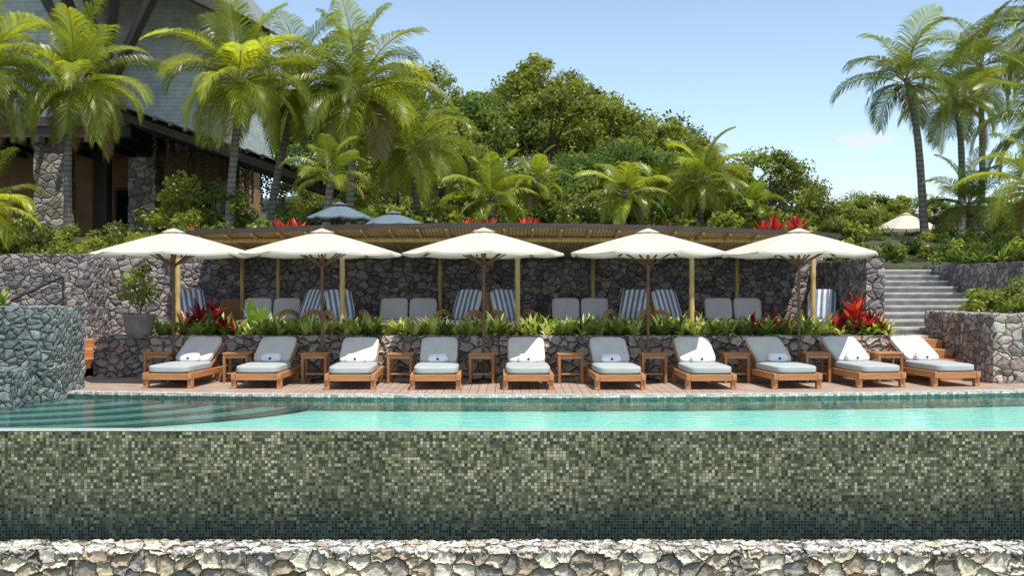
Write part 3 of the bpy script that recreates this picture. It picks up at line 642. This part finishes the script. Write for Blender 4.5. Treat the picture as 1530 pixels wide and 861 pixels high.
def blades(name,items,seed=0):
    r=random.Random(seed); mb=MB()
    for (x,y,z,n,L,W,cs,curl,stem) in items:
        if stem: mb.tube([(x,y,z),(x+r.uniform(-.03,.03),y,z+stem)],.015,5,mat=1)
        for i in range(n):
            az=i*2.4+r.uniform(-.3,.3); el=R(r.uniform(25,85)); c=r.choice(cs); k=r.uniform(.7,1.25)
            mb.blade((x,y,z+stem*r.uniform(.6,1)),az,el,L*r.uniform(.7,1.15),W*r.uniform(.8,1.2),R(r.uniform(20,90))*curl,tuple(q*k for q in c))
    return mb.obj(name,[M_plant,M_bark])
G=[(.12,.21,.04),(.19,.28,.05),(.09,.17,.035)]; YG=[(.48,.54,.14),(.38,.47,.09),(.20,.31,.06),(.58,.60,.26)]; RED=[(.55,.035,.035),(.42,.02,.04),(.68,.11,.05),(.14,.02,.03)]
r=random.Random(21); it=[]
for i in range(480):
    x=r.uniform(-6.6,6.95); y=plY(x)+r.uniform(.3,1.3)
    it.append((x,y,.71,r.randint(9,15),r.uniform(.24,.50),r.uniform(.04,.09),G if r.random()<.3 else YG,1.0,0))
blades('planter_plants',it,1)
for x,y,h,L in [(-5.75,19.7,.40,.42),(-5.95,19.9,.2,.35),(-5.5,19.8,.45,.35),(-5.3,19.6,.18,.34),(-5.15,19.8,.1,.3),(4.4,19.7,.15,.38),(4.75,19.6,.18,.38),(4.6,19.9,.22,.36),(5.05,19.7,.12,.33),(6.1,19.9,.2,.38),(6.25,19.6,.45,.42),(6.4,19.8,.55,.38),(6.55,19.6,.25,.38),(6.75,19.7,.15,.35)]:
    blades('ti_plant',[(x,y,.68,18,L,.085,RED,.6,h),(x+.08,y,.68,10,L*.7,.08,RED,.6,h*.3)],int(x*100)%97)
blades('banana_plant',[(-4.75,19.8,.68,9,.68,.22,[(.24,.40,.07),(.30,.46,.09)],.5,.08)],3)
for px,y,z in [(-5.6,26.3,3.1),(-5.2,26.0,3.0),(-1.0,26,3.05),(-.6,26,3.1),(.3,26,3.1),(.6,26.2,3.1),(6.6,26.8,3.2),(7.1,26.8,3.2),(6.2,26.4,3.1),(-8.2,26,2.8),(-7.8,26,2.9),(3.6,26,2.95)]:
    blades('bromeliad',[(px,y,z-.6,22,.50,.10,RED[:3],.4,.45)],int(px*10)%89)
it=[]
for i in range(190):
    x=r.uniform(-8.5,7); y=r.uniform(24.9,26.2); it.append((x,y,gh(x,y)+r.uniform(.1,.4),12,r.uniform(.35,.6),r.uniform(.05,.12),G if r.random()<.5 else YG[:3],.9,0))
blades('terrace_plants',it,5)
it=[(r.uniform(8.7,13),r.uniform(18.4,20.6),1.15,12,r.uniform(.25,.5),.07,G if r.random()<.6 else YG,.9,.05) for _ in range(60)]
blades('wall_top_plants',it,6)
for x,y in [(9.6,19.6),(9.9,19.4),(9.3,20.2),(10.2,19.9)]: blades('ti_plant',[(x,y,1.15,18,.36,.09,RED,.6,.15)],int(x*10))
it=[(r.uniform(10.2,16),r.uniform(21.5,26),2.1,14,r.uniform(.3,.6),.07,YG[:3]+G,1,.05) for _ in range(90)]
blades('garden_plants',it,7)
blades('pier_plant',[(-7.9,16.6,1.3,16,.38,.06,YG,.9,0),(-8.3,16.5,1.3,14,.35,.05,G,.9,0)],8)
e=empty('potted_plant',(-6.72,19.3,.69)); mb=MB()
pr=[(.17,0),(.2,.02),(.25,.2),(.28,.38),(.30,.40),(.30,.44),(.26,.44),(.25,.38)]
mb.tube([(0,0,z) for _,z in pr],[q for q,_ in pr],24); mb.obj('pot',[M_terra],e,smooth=True)
V,c=leafcloud(np.random.default_rng(9),[(0,0,.7),(.1,0,.95),(-.12,.05,1.1),(.1,0,1.25),(-.2,0,.85),(.22,0,.8)],[.22]*6,60,.11,(.26,.32,.06))
mb=MB(); 
for q in ((.1,0,1.2),(-.2,0,1.0),(.2,0,.9)): mb.tube([(0,0,.38),(q[0]*.5,0,.7),q],.01,5)
mkobj('leaves',cloudmesh('leaves',V,c,mb),e)
# ------------------------------------------------------------------ building (hotel)
bd=empty('hotel_building')
M_side=stripes('lap_siding',(.60,.65,.58),(.38,.42,.38),6.5,2,duty=.14); M_och=simple('ochre_plaster',(.42,.24,.12),.8,.2,2); M_glass=simple('dark_glass',(.015,.018,.02),.08,.1)
mb=MB(); mb.box(-26,-15.0,38.4,46,7.2,20); mb.box(-15.0,-10.6,40.5,47,6.6,13.4); mb.obj('siding_walls',[M_side],bd)
mb=MB(); mb.box(-26,-10.8,39.6,46,2.6,6.6); mb.obj('lower_walls',[M_och],bd)
mb=MB(); mb.box(-26.5,-12.6,35.4,40,6.6,7.0); mb.box(-26.5,-12.6,35.3,35.5,6.95,7.25)
for x in np.arange(-26,-12.8,.8): mb.box(x,x+.14,35.0,39.5,6.38,6.6)
for j in range(9):
    y=33.5+j*1.0; mb.beam((-13.2,y,7.35),(-6.6,y,5.05),.14,.22)
for j in range(14):
    t=j/13; x=-13.0+6.2*t; z=7.45-2.2*t; mb.beam((x,33.2,z+.1),(x,42,z+.1),.10,.14)
mb.add([(-13.2,33.3,7.62),(-6.5,33.3,5.27),(-6.5,42,5.27),(-13.2,42,7.62)],[(0,1,2,3)])
mb.obj('canopy_beams',[M_dark],bd)
mb=MB()
mb.add([(-27,36,17.5),(-15.2,35,13.6),(-9.8,37.5,11.4),(-9.8,47,12.5),(-27,47,19)],[(0,1,2,3,4)])
mb.beam((-27,36,17.4),(-15.2,35,13.45),.3,.5); mb.beam((-15.2,35,13.45),(-9.8,37.5,11.25),.3,.45)
for tx,tz in ((-17.6,14.3),(-16.2,13.9),(-14.9,13.4),(-13.6,12.8),(-12.2,12.2)): mb.beam((-14.5,37.9,8.2),(tx+.4,36.0,tz-.2),.28,.28)
mb.box(-14.8,-14.3,37.8,38.3,3,9)
for x in np.arange(-22,-10.2,1.1):
    z=11.3+(-9.8-x)*.41; mb.beam((x,36.2,z),(x,44,z+.7),.12,.22)
mb.obj('roof_timbers',[M_dark],bd)
def col(x0,x1,y0,y1,z0,z1):
    o=ywall('stone_column',x0,x1,y0,y1,z0,z1,M_bcol,.25); o.parent=bd
M_bcol=stone('column_stone',[(.20,.17,.14),(.30,.25,.21),(.15,.13,.11),(.36,.31,.26)],(.07,.06,.05),3.6,.03)
col(-15.9,-14.9,35.6,36.5,2.6,6.6); col(-12.9,-12.0,36.0,36.9,2.6,6.0); col(-19.5,-17.6,35.4,36.4,2.6,6.6); col(-10.2,-9.6,37,37.7,2.6,5.9)
mb=MB(); mb.box(-14.6,-13.1,39.5,39.58,3.0,5.2); mb.box(-11.9,-10.9,39.5,39.58,3.0,4.8); mb.box(-17.3,-16.2,39.5,39.58,3,5.4); mb.obj('windows',[M_glass],bd)
mb=MB()
for a,b_ in ((-14.6,-13.1),(-11.9,-10.9),(-17.3,-16.2)):
    for x in np.linspace(a,b_,3): mb.box(x-.04,x+.04,39.42,39.495,3.0,5.2)
    mb.box(a,b_,39.41,39.49,5.2,5.3)
mb.obj('window_frames',[M_dark],bd)
mb=MB(); r=random.Random(4)
for i in range(60):
    x=r.uniform(-11.6,-7.6); y=r.uniform(34,37); zt=7.1-(x+13)*.34; l=r.uniform(.3,1.3)
    for k in range(int(l/.09)):
        c=Vector((x+r.uniform(-.03,.03),y,zt-.1-k*.09)); mb.add([c+v*r.uniform(.03,.06) for v in iv],iff,(.13,.075,.04))
mb.obj('hanging_garlands',[M_peb],bd)
mb=MB(); mb.box(-30,-8,33,47,2.4,3.06); mb.obj('hotel_terrace',[M_conc])
